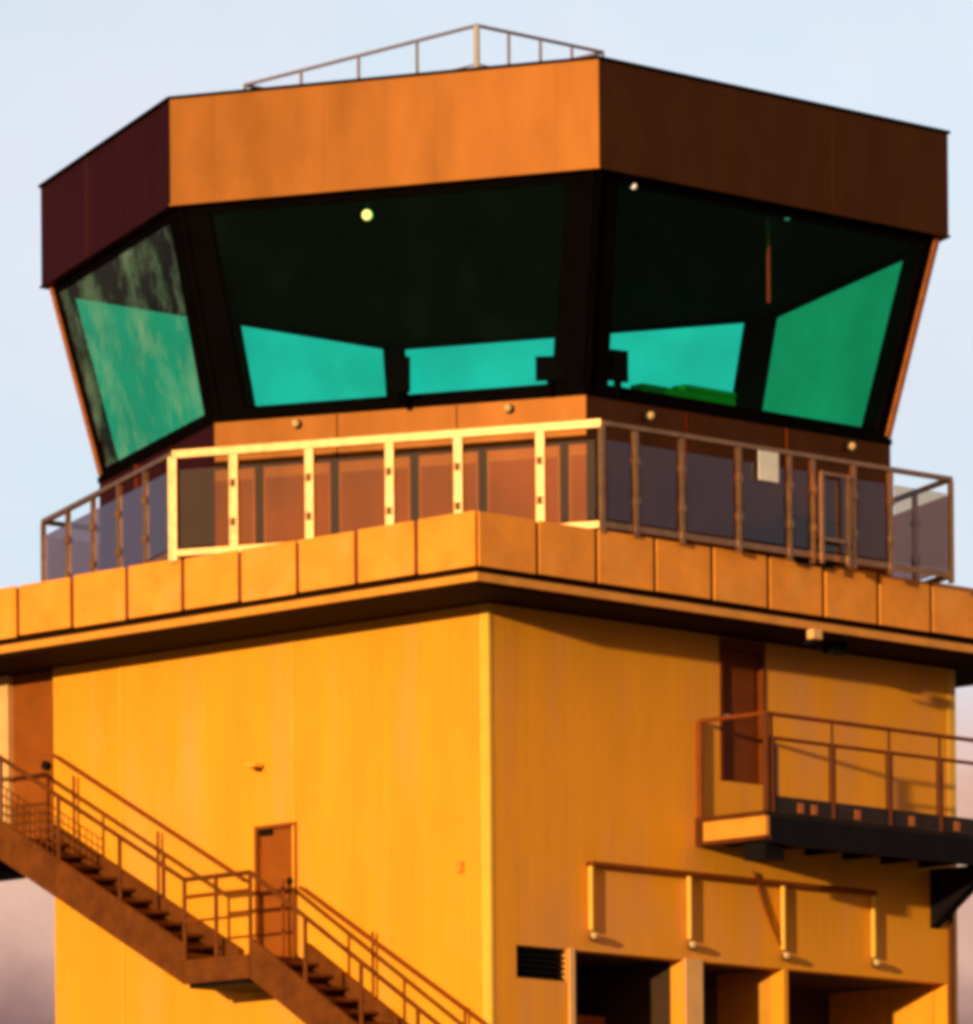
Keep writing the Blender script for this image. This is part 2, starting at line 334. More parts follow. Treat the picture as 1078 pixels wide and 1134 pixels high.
# backing strip and painted panels
bk = MB()
bk.box(a0+0.03, a0+0.097, b0+0.03, b1-0.03, ZP0+0.02, ZP1-0.03).box(a0+0.1, a1-0.03, b0+0.03, b0+0.097, ZP0+0.02, ZP1-0.03)
bk.box(a1-0.097, a1-0.03, b0+0.1, b1-0.03, ZP0+0.02, ZP1-0.03).box(a0+0.1, a1-0.1, b1-0.097, b1-0.03, ZP0+0.02, ZP1-0.03)
part('panel_backing', bk, M['seam'], T)
def seams(lo, hi, n): return [lo+(hi-lo)*k/n for k in range(n+1)]
gap = 0.042
def jit(): return random.uniform(-0.012, 0.012)
for s, e in zip(seams(b0, b1, 11), seams(b0, b1, 11)[1:]):
    part('fascia_panel', MB().box(a0+jit()*0.5, a0+0.028, s+gap, e-gap, ZP0+jit(), ZP1+jit()), M['panel'], T, bev=0.008)
    part('fascia_panel', MB().box(a1-0.028, a1, s+gap, e-gap, ZP0, ZP1), M['panel'], T)
for s, e in zip(seams(a0, a1, 11), seams(a0, a1, 11)[1:]):
    part('fascia_panel', MB().box(s+gap, e-gap, b0+jit()*0.5, b0+0.028, ZP0+jit(), ZP1+jit()), M['panel'], T, bev=0.008)
    part('fascia_panel', MB().box(s+gap, e-gap, b1-0.028, b1, ZP0, ZP1), M['panel'], T)

# cab: six-sided, outward-leaning glass
ZRF = None
X, Y = q(663, 62); HR = Y*91.5/F
def ah(x, y): X, Y = q(x, y); d_ = F*HR/Y; return Vector((X*d_/F, d_))
cA, cB, cC, cD = ah(45, 205), ah(188, 107), ah(663, 62), ah(1050, 145)
cc_ = (cA+cD)/2
HEX = [cA, cB, cC, cD, 2*cc_-cB, 2*cc_-cC]
CEN = Vector(to_local(cc_))
HEXL = [Vector(to_local(p)) for p in HEX]
def hx(k, z): return [((CEN+(p-CEN)*k).x, (CEN+(p-CEN)*k).y, z) for p in HEXL]
ZR, ZF, ZS, ZD = HR+EYE, 19.46+EYE, 16.54+EYE, ZP1-0.04
KB, KT = 0.86, 0.972
def lerp(p, r, t): return tuple(p[i]+(r[i]-p[i])*t for i in range(3))
for i in range(6):
    j = (i+1) % 6
    o0, o1, n0, n1 = hx(KB+0.012, ZD+0.003), hx(KB+0.012, ZS-0.12), hx(KB-0.02, ZD+0.003), hx(KB-0.02, ZS-0.12)
    bpn = part('cab_base', MB().hexa([o0[i], o0[j], n0[j], n0[i], o1[i], o1[j], n1[j], n1[i]]), M['copper'], T)
    # joint strips of the base sheets
    s0, s1 = hx(KB+0.018, ZD+0.01), hx(KB+0.018, ZS-0.13)
    t0, t1 = hx(KB+0.0105, ZD+0.01), hx(KB+0.0105, ZS-0.13)
    for k in (0.33, 0.65):
        e = 0.006
        js = MB().hexa([lerp(s0[i], s0[j], k-e), lerp(s0[i], s0[j], k+e), lerp(t0[i], t0[j], k+e), lerp(t0[i], t0[j], k-e),
                 lerp(s1[i], s1[j], k-e), lerp(s1[i], s1[j], k+e), lerp(t1[i], t1[j], k+e), lerp(t1[i], t1[j], k-e)])
        part('joint_strip', js, M['copper'], bpn)
part('cab_floor', MB().loft(hx(KB-0.03, ZS-1.2), hx(KB-0.03, ZS-1.05)), M['inside'], T)
part('sill', MB().loft(hx(KB+0.016, ZS-0.115), hx(KB+0.016, ZS-0.03)), M['dark'], T)
for i in range(6):
    j = (i+1) % 6
    fb = MB()
    for z0, z1, k0, k1 in ((ZS-0.027, ZS+0.08, KB, KB+0.004), (ZF-0.16, ZF-0.03, KT-0.006, KT-0.001)):
        p0, p1, r0, r1 = hx(k0+0.006, z0), hx(k1+0.006, z1), hx(k0-0.02, z0), hx(k1-0.02, z1)
        fb.hexa([p0[i], p0[j], r0[j], r0[i], p1[i], p1[j], r1[j], r1[i]])
    for e, k in ((i, 1), (j, -1)):               # side bars close the frame into one loop
        o2 = j if e == i else i
        pb, pt, ib, it = hx(KB+0.005, ZS-0.02), hx(KT+0.004, ZF-0.04), hx(KB-0.018, ZS-0.02), hx(KT-0.018, ZF-0.04)
        fb.hexa([pb[e], lerp(pb[e], pb[o2], 0.03), lerp(ib[e], ib[o2], 0.03), ib[e], pt[e], lerp(pt[e], pt[o2], 0.03), lerp(it[e], it[o2], 0.03), it[e]])
    wn = part('window', fb, M['dark'], T)
    p0, p1, r0, r1 = hx(KB, ZS), hx(KT, ZF-0.02), hx(KB-0.004, ZS), hx(KT-0.004, ZF-0.02)
    part('pane', MB().hexa([p0[i], p0[j], r0[j], r0[i], p1[i], p1[j], r1[j], r1[i]]), M['glass_reflection' if i == 0 else 'glass'], wn, label='green pane with pale reflections painted on' if i == 0 else None)
def mull(k, z, i, w):
    O, I = hx(k+0.008, z), hx(k-0.03, z); p, nx = (i-1) % 6, (i+1) % 6
    def mv(H, t):
        L_ = (Vector(H[t])-Vector(H[i])).length; return lerp(H[i], H[t], w/L_)
    return [mv(O, p), O[i], mv(O, nx), mv(I, nx), I[i], mv(I, p)]
for i in range(6):
    wd = (0.10, 0.46, 0.44, 0.26, 0.26, 0.16)[i]
    mo = part('mullion', MB().loft(mull(KB, ZS-0.028, i, wd), mull(KT, ZF-0.005, i, wd)), M['dark'], T)
    pb, pt = Vector(hx(KB+0.012, ZS)[i]), Vector(hx(KT+0.010, ZF-0.01)[i])
    pr, nx = Vector(hx(KB+0.012, ZS)[(i-1) % 6]), Vector(hx(KB+0.012, ZS)[(i+1) % 6])
    cp = MB()
    e1 = (pr-pb).normalized(); e2 = (nx-pb).normalized()
    cp.beam(pb+e1*0.06, pt+e1*0.06, 0.07, 0.05, up=e1.cross(Vector((0, 0, 1)))).beam(pb+e2*0.06, pt+e2*0.06, 0.07, 0.05, up=e2.cross(Vector((0, 0, 1))))
    for k in range(14):                          # rungs of the ladder-like cover strip
        c_ = pb.lerp(pt, (k+0.5)/14); cp.beam(c_+e1*0.05, c_+e2*0.05, 0.035, 0.035)
    part('cover_strip', cp, M['dark'] if i in (1, 2) else M['cover'], mo)  # brown paint stands in for sunlight on these corner frames
part('ceiling', MB().loft(hx(KT-0.035, ZF-0.10), hx(KT-0.035, ZF-0.004)), M['inside'], T)
rf = part('roof', MB().loft(hx(0.992, ZF), hx(0.992, ZR-0.05)), M['roof'], T)
for i in range(6):
    j = (i+1) % 6
    p0, p1, r0, r1 = hx(1.0, ZF-0.02), hx(1.0, ZR-0.04), hx(0.9925, ZF-0.02), hx(0.9925, ZR-0.04)
    fa = part('roof_fascia', MB().hexa([p0[i], p0[j], r0[j], r0[i], p1[i], p1[j], r1[j], r1[i]]), M['copper'], T)
    for k in ((0.1, 0.36, 0.62, 0.9) if i == 1 else (0.36, 0.66)):
        q0, q1, u0, u1 = hx(1.0007, ZF-0.01), hx(1.0007, ZR-0.05), hx(0.9995, ZF-0.01), hx(0.9995, ZR-0.05)
        e = 0.0035
        part('batten', MB().hexa([lerp(q0[i], q0[j], k-e), lerp(q0[i], q0[j], k+e), lerp(u0[i], u0[j], k+e), lerp(u0[i], u0[j], k-e),
             lerp(q1[i], q1[j], k-e), lerp(q1[i], q1[j], k+e), lerp(u1[i], u1[j], k+e), lerp(u1[i], u1[j], k-e)]), M['copper'], fa)
p0, p1 = hx(1.0045, ZF-0.05), hx(1.0045, ZF-0.023)
part('drip_edge', MB().loft(p0, p1), M['copper'], T)
p0, p1 = hx(1.006, ZR-0.037), hx(1.006, ZR)
part('coping', MB().loft(p0, p1), M['dark'], T)

# ------------------------------------------------------------------ deck railing
RL = thing('deck_railing', (CEN.x, CEN.y, ZD), 'six-sided metal railing with tinted glass panels on the deck around the cab', 'railing')
ZT = 15.88+EYE
KR = 1.0
RB, RT = hx(KR, ZD), hx(KR, ZT)
def edge_t(i, px, py):                           # where along railing side i a sighted post stands
    j = (i+1) % 6; d_ = Vector(RB[j])-Vector(RB[i])
    t, z, p = on_line(px, py, (RB[i][0], RB[i][1]), (d_.x, d_.y)); return t
POSTS = {1: [0.0]+[edge_t(1, x, 530) for x in (259, 343, 432, 508, 599)]+[1.0],
         2: [0.0]+[edge_t(2, x, 560) for x in (704, 755, 818, 874, 900, 945, 986)]+[1.0],
         0: [0, 0.2, 0.4, 0.6, 0.8, 1], 3: [0, 0.2, 0.4, 0.6, 0.8, 1], 4: [0, 0.2, 0.4, 0.6, 0.8, 1], 5: [0, 0.2, 0.4, 0.6, 0.8, 1]}
for i in range(6):
    j = (i+1) % 6
    A0, B0 = Vector(RB[i]), Vector(RB[j]); dv = (B0-A0).normalized(); nrm = Vector((dv.y, -dv.x, 0))
    if (A0-Vector((CEN.x, CEN.y, ZD))).dot(nrm) < 0: nrm = -nrm
    A1, B1 = Vector(RT[i]), Vector(RT[j])
    wide = 0.13 if i == 1 else 0.08
    part('top_rail', MB().beam(A1, B1, 0.08, 0.12 if i == 1 else 0.07), M['rail_metal'], RL, bev=0.01)
    part('bottom_rail', MB().beam(A0+Vector((0, 0, 0.12)), B0+Vector((0, 0, 0.12)), 0.05, 0.09), M['rail_metal'], RL)
    ts = POSTS[i]
    for k, t in enumerate(ts):
        if k == len(ts)-1: continue              # the corner post belongs to the next side
        p = A0.lerp(B0, t)
        pm = part('post', MB().beam(p, p+Vector((0, 0, ZT-ZD-0.03)), wide, 0.07, up=nrm), M['rail_metal'], RL, bev=0.008)
        if 0 < k:
            for zz in (0.45, 1.0):
                part('clamp', MB().box(p.x-0.05, p.x+0.05, p.y-0.05, p.y+0.05, ZD+zz, ZD+zz+0.11), M['rail_metal'], pm, bev=0.01)
    for s, e in zip(ts, ts[1:]):
        pa, pb_ = A0.lerp(B0, s)+dv*0.10, A0.lerp(B0, e)-dv*0.10
        m_ = MB().beam((pa+Vector((0, 0, 0.75))), (pb_+Vector((0, 0, 0.75))), 0.016, 1.10)
        part('glass_panel', m_, M['smoke'], RL)

# things on the railing
t = edge_t(2, 848, 515); A0, B0 = Vector(RB[2]), Vector(RB[3]); p = A0.lerp(B0, t); dv = (B0-A0).normalized(); nr = Vector((dv.y, -dv.x, 0))
c = p+nr*0.06+Vector((0, 0, 1.27))
NP = single('plate', MB().beam(c-dv*0.2, c+dv*0.2, 0.02, 0.42), M['pale'], tuple(c), 'small blank pale grey plate fixed on the railing right of the front corner', 'plate', bev=0.005)
# pale gate-like frame with a dark box at its foot
t0, t1 = edge_t(2, 905, 560), edge_t(2, 934, 570); pa, pb_ = A0.lerp(B0, t0)+nr*0.10, A0.lerp(B0, t1)+nr*0.10
FR = thing('frame', tuple((pa+pb_)/2), 'upright pale metal frame standing against the right side of the deck railing', 'frame')
for p in (pa, pb_): part('post', MB().beam(p+Vector((0, 0, 0.0)), p+Vector((0, 0, 1.32)), 0.05, 0.05), M['rail_metal'], FR)
part('crossbar', MB().beam(pa+Vector((0, 0, 0.35)), pb_+Vector((0, 0, 0.35)), 0.05, 0.05), M['rail_metal'], FR)
part('crossbar', MB().beam(pa+Vector((0, 0, 1.29)), pb_+Vector((0, 0, 1.29)), 0.04, 0.05), M['rail_metal'], FR)
pb2 = A0.lerp(B0, edge_t(2, 910, 610))-nr*0.28
eb = thing('equipment_box', tuple(pb2), 'low black box on the deck behind the pale upright frame', 'box')
z = ZD
def obox(c, hw, hd, z0, z1):
    pts = [c-dv*hw-nr*hd, c+dv*hw-nr*hd, c+dv*hw+nr*hd, c-dv*hw+nr*hd]
    return MB().hexa([(p.x, p.y, z0) for p in pts]+[(p.x, p.y, z1) for p in pts])
part('body', obox(pb2, 0.45, 0.2, ZD+0.05, ZD+0.62), M['black'], eb, bev=0.01)
part('lid', obox(pb2, 0.48, 0.23, ZD+0.623, ZD+0.67), M['charcoal'], eb)
part('foot', obox(pb2, 0.40, 0.15, ZD+0.002, ZD+0.048), M['charcoal'], eb)

# ------------------------------------------------------------------ roof railing
H2 = 21.93+EYE; hs = 2.5
rk = Vector(at_z(528, 28, H2)[:2]); ra_ = R(-2.7)
rx, ry = Vector((math.cos(ra_), math.sin(ra_))), Vector((-math.sin(ra_), math.cos(ra_)))
rc = rk+rx*hs+ry*hs
RR = thing('roof_railing', (rc.x, rc.y, ZR), 'thin grey guard railing standing square on the flat cab roof', 'railing')
cs = [Vector((*(rk+rx*(u_+1)*1.25+ry*hs+ry*v_*hs), 0)) for u_, v_ in ((-1, -1), (1, -1), (1, 1), (-1, 1))]
for i in range(4):
    p, r_ = cs[i], cs[(i+1) % 4]
    for z in (H2, H2-0.55):
        part('rail', MB().tube(p+Vector((0, 0, z)), r_+Vector((0, 0, z)), 0.026 if z == H2 else 0.014), M['rail_grey'], RR)
    for k in range(4):
        c = p.lerp(r_, k/4); part('post', MB().tube(c+Vector((0, 0, ZR+0.001)), c+Vector((0, 0, H2)), 0.024 if k or i else 0.045), M['grey_pink'] if k+i == 0 else M['rail_grey'], RR)

# ------------------------------------------------------------------ lamps
def bulkhead(px, py, label):
    i = 1 if px < 650 else 2
    O = hx(KB+0.012, ZD); A, B = Vector(O[i]), Vector(O[i+1]); d_ = B-A
    t, z, p = on_line(px, py, (A.x, A.y), (d_.x, d_.y)); d_.normalize(); n_ = Vector((d_.y, -d_.x, 0))
    c = Vector((p[0], p[1], z))
    o = thing('bulkhead_lamp', tuple(c), label, 'lamp', 'small lamps on the wall under the cab windows')
    part('base', MB().lathe(c+n_*0.008, ((0, 0.07), (0.05, 0.065), (0.06, 0.055)), axis=n_), M['charcoal'], o)
    part('lens', MB().lathe(c+n_*0.07, ((0, 0.06), (0.03, 0.055), (0.05, 0.035), (0.06, 0.01)), axis=n_), M['lens'], o)
bulkhead(330, 470, 'small round lamp on the orange cab wall near its left end')
bulkhead(565, 453, 'small round lamp on the orange cab wall toward the front corner')
bulkhead(717, 461, 'small round lamp on the dark cab wall just right of the corner')
bulkhead(940, 495, 'small round lamp on the dark cab wall near its far right end')
for px, py, lb, rad in ((407, 238, 'glowing yellow ceiling lamp seen through the front cab window', 0.075), (702, 206, 'small pale ceiling lamp just right of the front corner mullion', 0.045), (872, 241, 'faint ceiling lamp high behind the right cab window', 0.04)):
    zc = ZF-0.36 if rad > 0.06 else ZF-0.15
    p = Vector(at_z(px, py, zc))
    o = thing('ceiling_lamp', tuple(p), lb, 'lamp', 'lamps hanging from the cab ceiling')
    part('bulb', MB().lathe(p, [(math.sin(a)*rad, math.cos(a)*rad+0.001) for a in [math.pi*(k/8-0.5) for k in range(9)]]), M['bulb'] if rad > 0.06 else M['bulb_dim'], o)
    part('stem', MB().tube(p+Vector((0, 0, rad*0.98)), (p.x, p.y, ZF-0.102), 0.015), M['charcoal'], o)
# little lamp on the left wall and one under the deck edge
b_, z_ = onL(283, 850, 0.1)
o = thing('wall_lamp', (0, b_, z_), 'tiny pale lamp on the yellow left wall above the door', 'lamp')
part('base', MB().box(-0.05, -0.001, b_-0.05, b_+0.05, z_-0.05, z_+0.05), M['brown'], o)
part('shade', MB().hexa([(-0.22, b_-0.1, z_+0.0), (-0.05, b_-0.1, z_+0.0), (-0.05, b_+0.1, z_+0.0), (-0.22, b_+0.1, z_+0.0), (-0.18, b_-0.08, z_+0.06), (-0.05, b_-0.08, z_+0.06), (-0.05, b_+0.08, z_+0.06), (-0.18, b_+0.08, z_+0.06)]), M['trim'], o)
b_, z_ = onL(510, 960, 0.02)
single('socket_box', MB().box(-0.07, -0.001, b_-0.06, b_+0.06, z_-0.08, z_+0.08), M['lip'], (0, b_, z_), 'tiny square box on the yellow wall close to the tower corner', 'box', bev=0.006)
a_, z_ = onR(897, 702, oR_)
o = thing('floodlight', (a_, b0, z_), 'small floodlight under the deck edge above the service platform', 'floodlight')
part('housing', MB().box(a_-0.1, a_+0.1, b0-0.16, b0-0.03, z_-0.09, z_+0.05), M['pillar'], o, bev=0.02)
part('bracket', MB().box(a_-0.03, a_+0.03, b0-0.10, b0+0.09, z_-0.14, z_-0.10).box(a_-0.03, a_+0.03, b0-0.08, b0-0.06, z_-0.10, z_-0.08), M['black'], o)
a_, z_ = onR(925, 722, oR_-0.5)
o = single('junction_box', MB().box(a_-0.16, a_+0.16, b0+0.4, b0+0.6, Z1-0.16, Z1+0.001), M['black'], (a_, b0+0.5, Z1), 'black junction box under the deck soffit above the service platform', 'box', bev=0.01)

# ------------------------------------------------------------------ pipe with drop lamps on the right wall
o_ = 0.07
aS, zS = onR(655, 958, o_); aE, zE = onR(970, 988, o_)
PL = thing('pipe_rail', (aS, 0, zS), 'long brown pipe on the right wall with four pale drops above the openings', 'pipe')
zpp = (zS+zE)/2
part('pipe', MB().tube((aS, -o_, zpp), (aE, -o_, zpp), 0.04), M['rail_brown'], PL)
for px, ly in ((655, 1030), (764, 1040), (868, 1052), (968, 1060)):
    a_, zl = onR(px, ly, o_)
    part('drop', MB().tube((a_, -o_, zl), (a_, -o_, zpp-0.041), 0.038), M['trim'], PL)
    hd = part('lamp_head', MB().lathe((a_-0.02, -o_-0.05, zl-0.06), ((0, 0.03), (0.03, 0.045), (0.09, 0.05), (0.11, 0.03)), axis=(-0.25, -0.5, -0.3)), M['lens'], PL)
    part('socket', MB().lathe((a_+0.05, -o_-0.0, zl-0.16), ((0, 0.03), (0.03, 0.06), (0.10, 0.06), (0.12, 0.03))), M['brown'], PL)
    part('stand_off', MB().tube((a_, -o_+0.035, zpp), (a_, -0.001, zpp), 0.03), M['rail_brown'], PL)
p1_, p2_ = onR(835, 965, 0.05), onR(866, 1048, 0.05)
cb = MB()
pts = [(p1_[0]+(p2_[0]-p1_[0])*k/8, -0.05, p1_[1]+(p2_[1]-p1_[1])*k/8-0.08*math.sin(math.pi*k/8)) for k in range(9)]
for p, r_ in zip(pts, pts[1:]): cb.tube(p, r_, 0.022, 6)
single('cable', cb, M['rail_brown'], pts[0], 'thin brown cable sagging across the right wall between pipe and opening', 'cable')

# ------------------------------------------------------------------ service platform on the right wall
PF = thing('service_platform', (4.28, 0, 10.97+EYE), 'black steel balcony with brown handrail on the right wall beside the dark door', 'balcony')
s0, s1, po = 4.28, 9.9, 1.3
zf = 10.70+EYE
part('floor', MB().box(s0, s1, -po, -0.003, zf-0.02, zf+0.03), M['charcoal'], PF)
ch = MB().box(s0, s0+0.06, -po, -0.003, zf-0.38, zf-0.023)
part('end_channel', MB().box(s0-0.02, s0+0.05, -po-0.02, -0.003, zf-0.30, zf-0.023), M['lip'], PF)
part('end_flange', MB().box(s0-0.06, s0+0.1, -po-0.03, -0.003, zf-0.36, zf-0.303).box(s0-0.06, s0-0.003, -po-0.03, -0.003, zf-0.020, zf+0.045).box(s0-0.06, s0-0.022, -0.12, -0.003, zf-0.30, zf-0.023), M['brown'], PF)
part('kick_plate', MB().box(s0, s1, -po-0.03, -po-0.003, zf+0.02, zf+0.27), M['charcoal'], PF)
part('edge_beam', MB().box(s0+0.06, s1, -po-0.02, -po+0.1, zf-0.40, zf-0.023), M['black'], PF)
cr = MB()
for k in range(6): cr.box(s0+0.6+k*0.85, s0+0.7+k*0.85, -po+0.1, -0.003, zf-0.32, zf-0.023)
part('cross_beam', cr, M['black'], PF)
part('bracket', MB().box(s0+0.1, s0+0.5, -po+0.1, -po+0.5, zf-0.62, zf-0.325), M['black'], PF)
part('bracket', MB().hexa([(s1-0.5, -po+0.1, zf-0.33), (s1-0.3, -po+0.1, zf-0.33), (s1-0.3, -0.003, zf-1.2), (s1-0.5, -0.003, zf-1.2), (s1-0.5, -po+0.1, zf-0.325), (s1-0.3, -po+0.1, zf-0.325), (s1-0.3, -0.003, zf-0.325), (s1-0.5, -0.003, zf-0.325)]), M['black'], PF)
ztop = 12.13+EYE
part('handrail', MB().tube((s0, -0.05, ztop), (s0, -po, ztop), 0.032).tube((s0, -po, ztop), (s1, -po, ztop), 0.032), M['rail_brown'], PF)
part('mid_rail', MB().tube((s0+0.05, -po, ztop-0.34), (s1, -po, ztop-0.34), 0.028), M['rail_brown'], PF)
part('post', MB().tube((s0, -0.05, zf-0.3), (s0, -0.05, ztop), 0.05), M['rail_brown'], PF)
for px in (855, 922, 985, 1041):
    a_ = onR(px, 850, po)[0]
    part('post', MB().tube((a_, -po, zf+0.03), (a_, -po, ztop-0.34), 0.055).tube((a_, -po, ztop-0.34), (a_, -po, ztop), 0.02), M['brown'], PF)
part('post', MB().tube((s0+0.02, -po, zf+0.03), (s0+0.02, -po, ztop), 0.05), M['brown'], PF)
part('post', MB().tube((s1-0.03, -po, zf+0.03), (s1-0.03, -po, ztop), 0.05), M['brown'], PF)
part('plate', MB().box(s0+0.2, s0+0.24, -po-0.05, -po-0.01, zf+0.27, zf+1.0), M['rail_metal'], PF)
gr = MB()
for k in range(5): a_ = onR((885, 948, 1008, 1058, 900)[k], 895, po)[0]; gr.box(a_-0.06, a_+0.06, -po-0.045, -po-0.031, zf+0.06, zf+0.2)
part('fixing', gr, M['cover'], PF)

# ------------------------------------------------------------------ outside stair on the left wall
ST = thing('outside_staircase', (-0.6, 4.2, 8.85+EYE), 'rust brown steel staircase with thin handrails climbing the yellow left wall', 'staircase')
on_, of_ = 1.20, 0.12                            # near and far string, metres out from the wall
top = (8.85, 10.84+EYE); l1 = (4.90, 8.72+EYE); l0 = (3.55, 8.72+EYE); bot = (-1.2, 8.72+EYE-0.645*4.75)
def flight(p, r_, n):
    for o in (on_, of_):
        x0, x1 = (-o-0.03, -o+0.03)
        part('stringer', MB().hexa([(x0, p[0], p[1]-0.34), (x1, p[0], p[1]-0.34), (x1, r_[0], r_[1]-0.34), (x0, r_[0], r_[1]-0.34), (x0, p[0], p[1]+0.24), (x1, p[0], p[1]+0.24), (x1, r_[0], r_[1]+0.24), (x0, r_[0], r_[1]+0.24)]), M['stair'], ST)
    run = (p[0]-r_[0])/n; rise = (p[1]-r_[1])/n
    for k in range(n):
        y = r_[0]+run*(k+0.5); z = r_[1]+rise*(k+0.5)
        part('tread', MB().box(-on_+0.033, -of_-0.033, y-run*0.55, y+run*0.5, z-0.03, z+0.01).box(-on_+0.033, -of_-0.033, y+run*0.5-0.012, y+run*0.5, z-rise*0.9, z-0.031), M['stair'], ST)
flight(top, l1, 11); flight(l0, bot, 16)
part('landing', MB().box(-on_-0.03, -of_+0.05, l0[0]-0.02, l1[0]+0.02, l0[1]-0.06, l0[1]).box(-on_-0.03, -on_+0.03, l0[0]-0.02, l1[0]+0.02, l0[1]-0.34, l0[1]-0.063), M['stair'], ST)
part('landing_beam', MB().box(-on_+0.035, -of_, l0[0]+0.1, l1[0]-0.05, l0[1]-0.40, l0[1]-0.063), M['black'], ST)
part('landing', MB().box(-on_-0.03, 0.02, top[0]-0.02, top[0]+2.6, top[1]-0.06, top[1]).box(-on_-0.03, -on_+0.03, top[0]-0.02, top[0]+2.6, top[1]-0.34, top[1]-0.063), M['stair'], ST)
part('landing_beam', MB().box(-on_+0.035, 0.0, top[0]+0.75, top[0]+2.5, top[1]-0.5, top[1]-0.063), M['black'], ST)
part('landing', MB().box(-on_-0.03, -of_+0.05, bot[0]-1.2, bot[0]+0.02, bot[1]-0.06, bot[1]), M['stair'], ST)
part('leg', MB().tube((-on_, bot[0]-1.1, 0.01), (-on_, bot[0]-1.1, bot[1]), 0.06).tube((-of_-0.05, bot[0]-1.1, 0.01), (-of_-0.05, bot[0]-1.1, bot[1]), 0.06), M['stair'], ST)
rh = 1.15
def rail(pts, m, r_=0.03):
    k = MB()
    for p, e in zip(pts, pts[1:]): k.tube(p, e, r_, 8)
    part('handrail', k, m, ST)
xo, xi = -on_, -of_
rail([(xo, top[0]+2.6, top[1]+rh), (xo, top[0], top[1]+rh), (xo, l1[0], l1[1]+rh), (xo, l0[0], l0[1]+rh), (xo, bot[0], bot[1]+rh)], M['stair'], 0.036)
rail([(xi, top[0]-0.02, top[1]+rh+0.1), (xi, l1[0]-0.1, l1[1]+rh+0.06)], M['rail_brown'], 0.03)
rail([(xi, l0[0]+0.1, l0[1]+rh-0.13), (xi, bot[0], bot[1]+rh+0.02)], M['rail_brown'], 0.03)
part('mid_rail', MB().tube((xo, l1[0], l1[1]+rh-0.25), (xo, l0[0], l0[1]+rh-0.25), 0.03).tube((xo, l1[0], l1[1]+rh-0.6), (xo, l0[0], l0[1]+rh-0.6), 0.02), M['rail_brown'], ST)
def zat(b):
    if b >= top[0]: return top[1]
    if b >= l1[0]: return l1[1]+(top[1]-l1[1])*(b-l1[0])/(top[0]-l1[0])
    if b >= l0[0]: return l1[1]
    return bot[1]+(l0[1]-bot[1])*(b-bot[0])/(l0[0]-bot[0])
for b in (10.6, 9.8, 8.8, 7.55, 6.25, 4.9, 4.25, 3.55, 2.45, 1.35, 0.25, -0.8):
    part('post', MB().tube((xo, b, zat(b)-0.1), (xo, b, zat(b)+rh), 0.03, 8), M['stair'], ST)
for b in (4.0, 2.2, 0.4, 8.4, 6.6):
    k = MB().tube((xi, b, zat(b)), (xi, b, zat(b)+rh-0.0), 0.022, 8); part('post', k, M['rail_brown'], ST)
# wire-mesh infill of the upper side panels
for lo, hi in ((7.55, 8.8), (8.8, 9.8)):
    k = MB()
    for n in range(1, 10):
        b = lo+(hi-lo)*n/10; k.tube((xo, b, zat(b)+0.08), (xo, b, zat(b)+0.75), 0.012, 5)
    for n in range(6):
        k.tube((xo, lo, zat(lo)+0.1+n*0.13), (xo, hi, zat(hi)+0.1+n*0.13), 0.012, 5)
    part('mesh_panel', k, M['stair'], ST)

# ------------------------------------------------------------------ inside the cab
def desk(k, i, t0, t1, label):
    j = (i+1) % 6
    z0, z1 = ZS-1.05, ZS-0.12
    O, I = hx(k, z0), hx(k-0.13, z0); O1, I1 = hx(k, z1), hx(k-0.15, z1)
    c = (Vector(lerp(O[i], O[j], (t0+t1)/2))+Vector(lerp(I[i], I[j], (t0+t1)/2)))/2
    o = thing('console_desk', tuple(c), label, 'desk', 'desks under the cab windows')
    q4 = lambda A_, B_: [lerp(A_[i], A_[j], t0), lerp(A_[i], A_[j], t1), lerp(B_[i], B_[j], t1), lerp(B_[i], B_[j], t0)]
    part('cabinet', MB().hexa(q4(O, I)+q4([(*p[:2], z1-0.05) for p in O1], [(*p[:2], z1-0.05) for p in I1])), M['inside'], o)
    part('desk_top', MB().hexa(q4([(*p[:2], z1-0.045) for p in hx(k+0.01, 0)], [(*p[:2], z1-0.045) for p in hx(k-0.16, 0)])+q4([(*p[:2], z1) for p in hx(k+0.01, 0)], [(*p[:2], z1) for p in hx(k-0.16, 0)])), M['dark'], o)
desk(KB-0.05, 1, 0.1, 0.9, 'dark console desk inside the front cab window')
desk(KB-0.05, 2, 0.1, 0.55, 'dark console desk inside the right cab window')
def monitor(px, py, z, w, h, label, yaw):
    p = Vector(at_z(px, py, z)); c = Vector((math.cos(yaw), math.sin(yaw), 0)); n_ = Vector((c.y, -c.x, 0))
    o = thing('monitor', (p.x, p.y, ZS-0.118), label, 'monitor', 'monitors on the cab desks')
    cz = Vector((p.x, p.y, z))
    part('screen', MB().beam(cz-c*w/2, cz+c*w/2, 0.06, h), M['screen'], o, bev=0.008)
    part('stand', MB().box(p.x-0.04, p.x+0.04, p.y-0.04, p.y+0.04, ZS-0.115, z-h/2), M['dark'], o)
monitor(610, 408, ZS+0.28, 0.42, 0.34, 'dark monitor left of the front corner mullion', -0.9)
monitor(684, 405, ZS+0.36, 0.34, 0.44, 'dark monitor right of the front corner mullion', -0.2)
monitor(441, 415, ZS+0.30, 0.34, 0.5, 'dark monitor standing midway along the front window', -0.9)
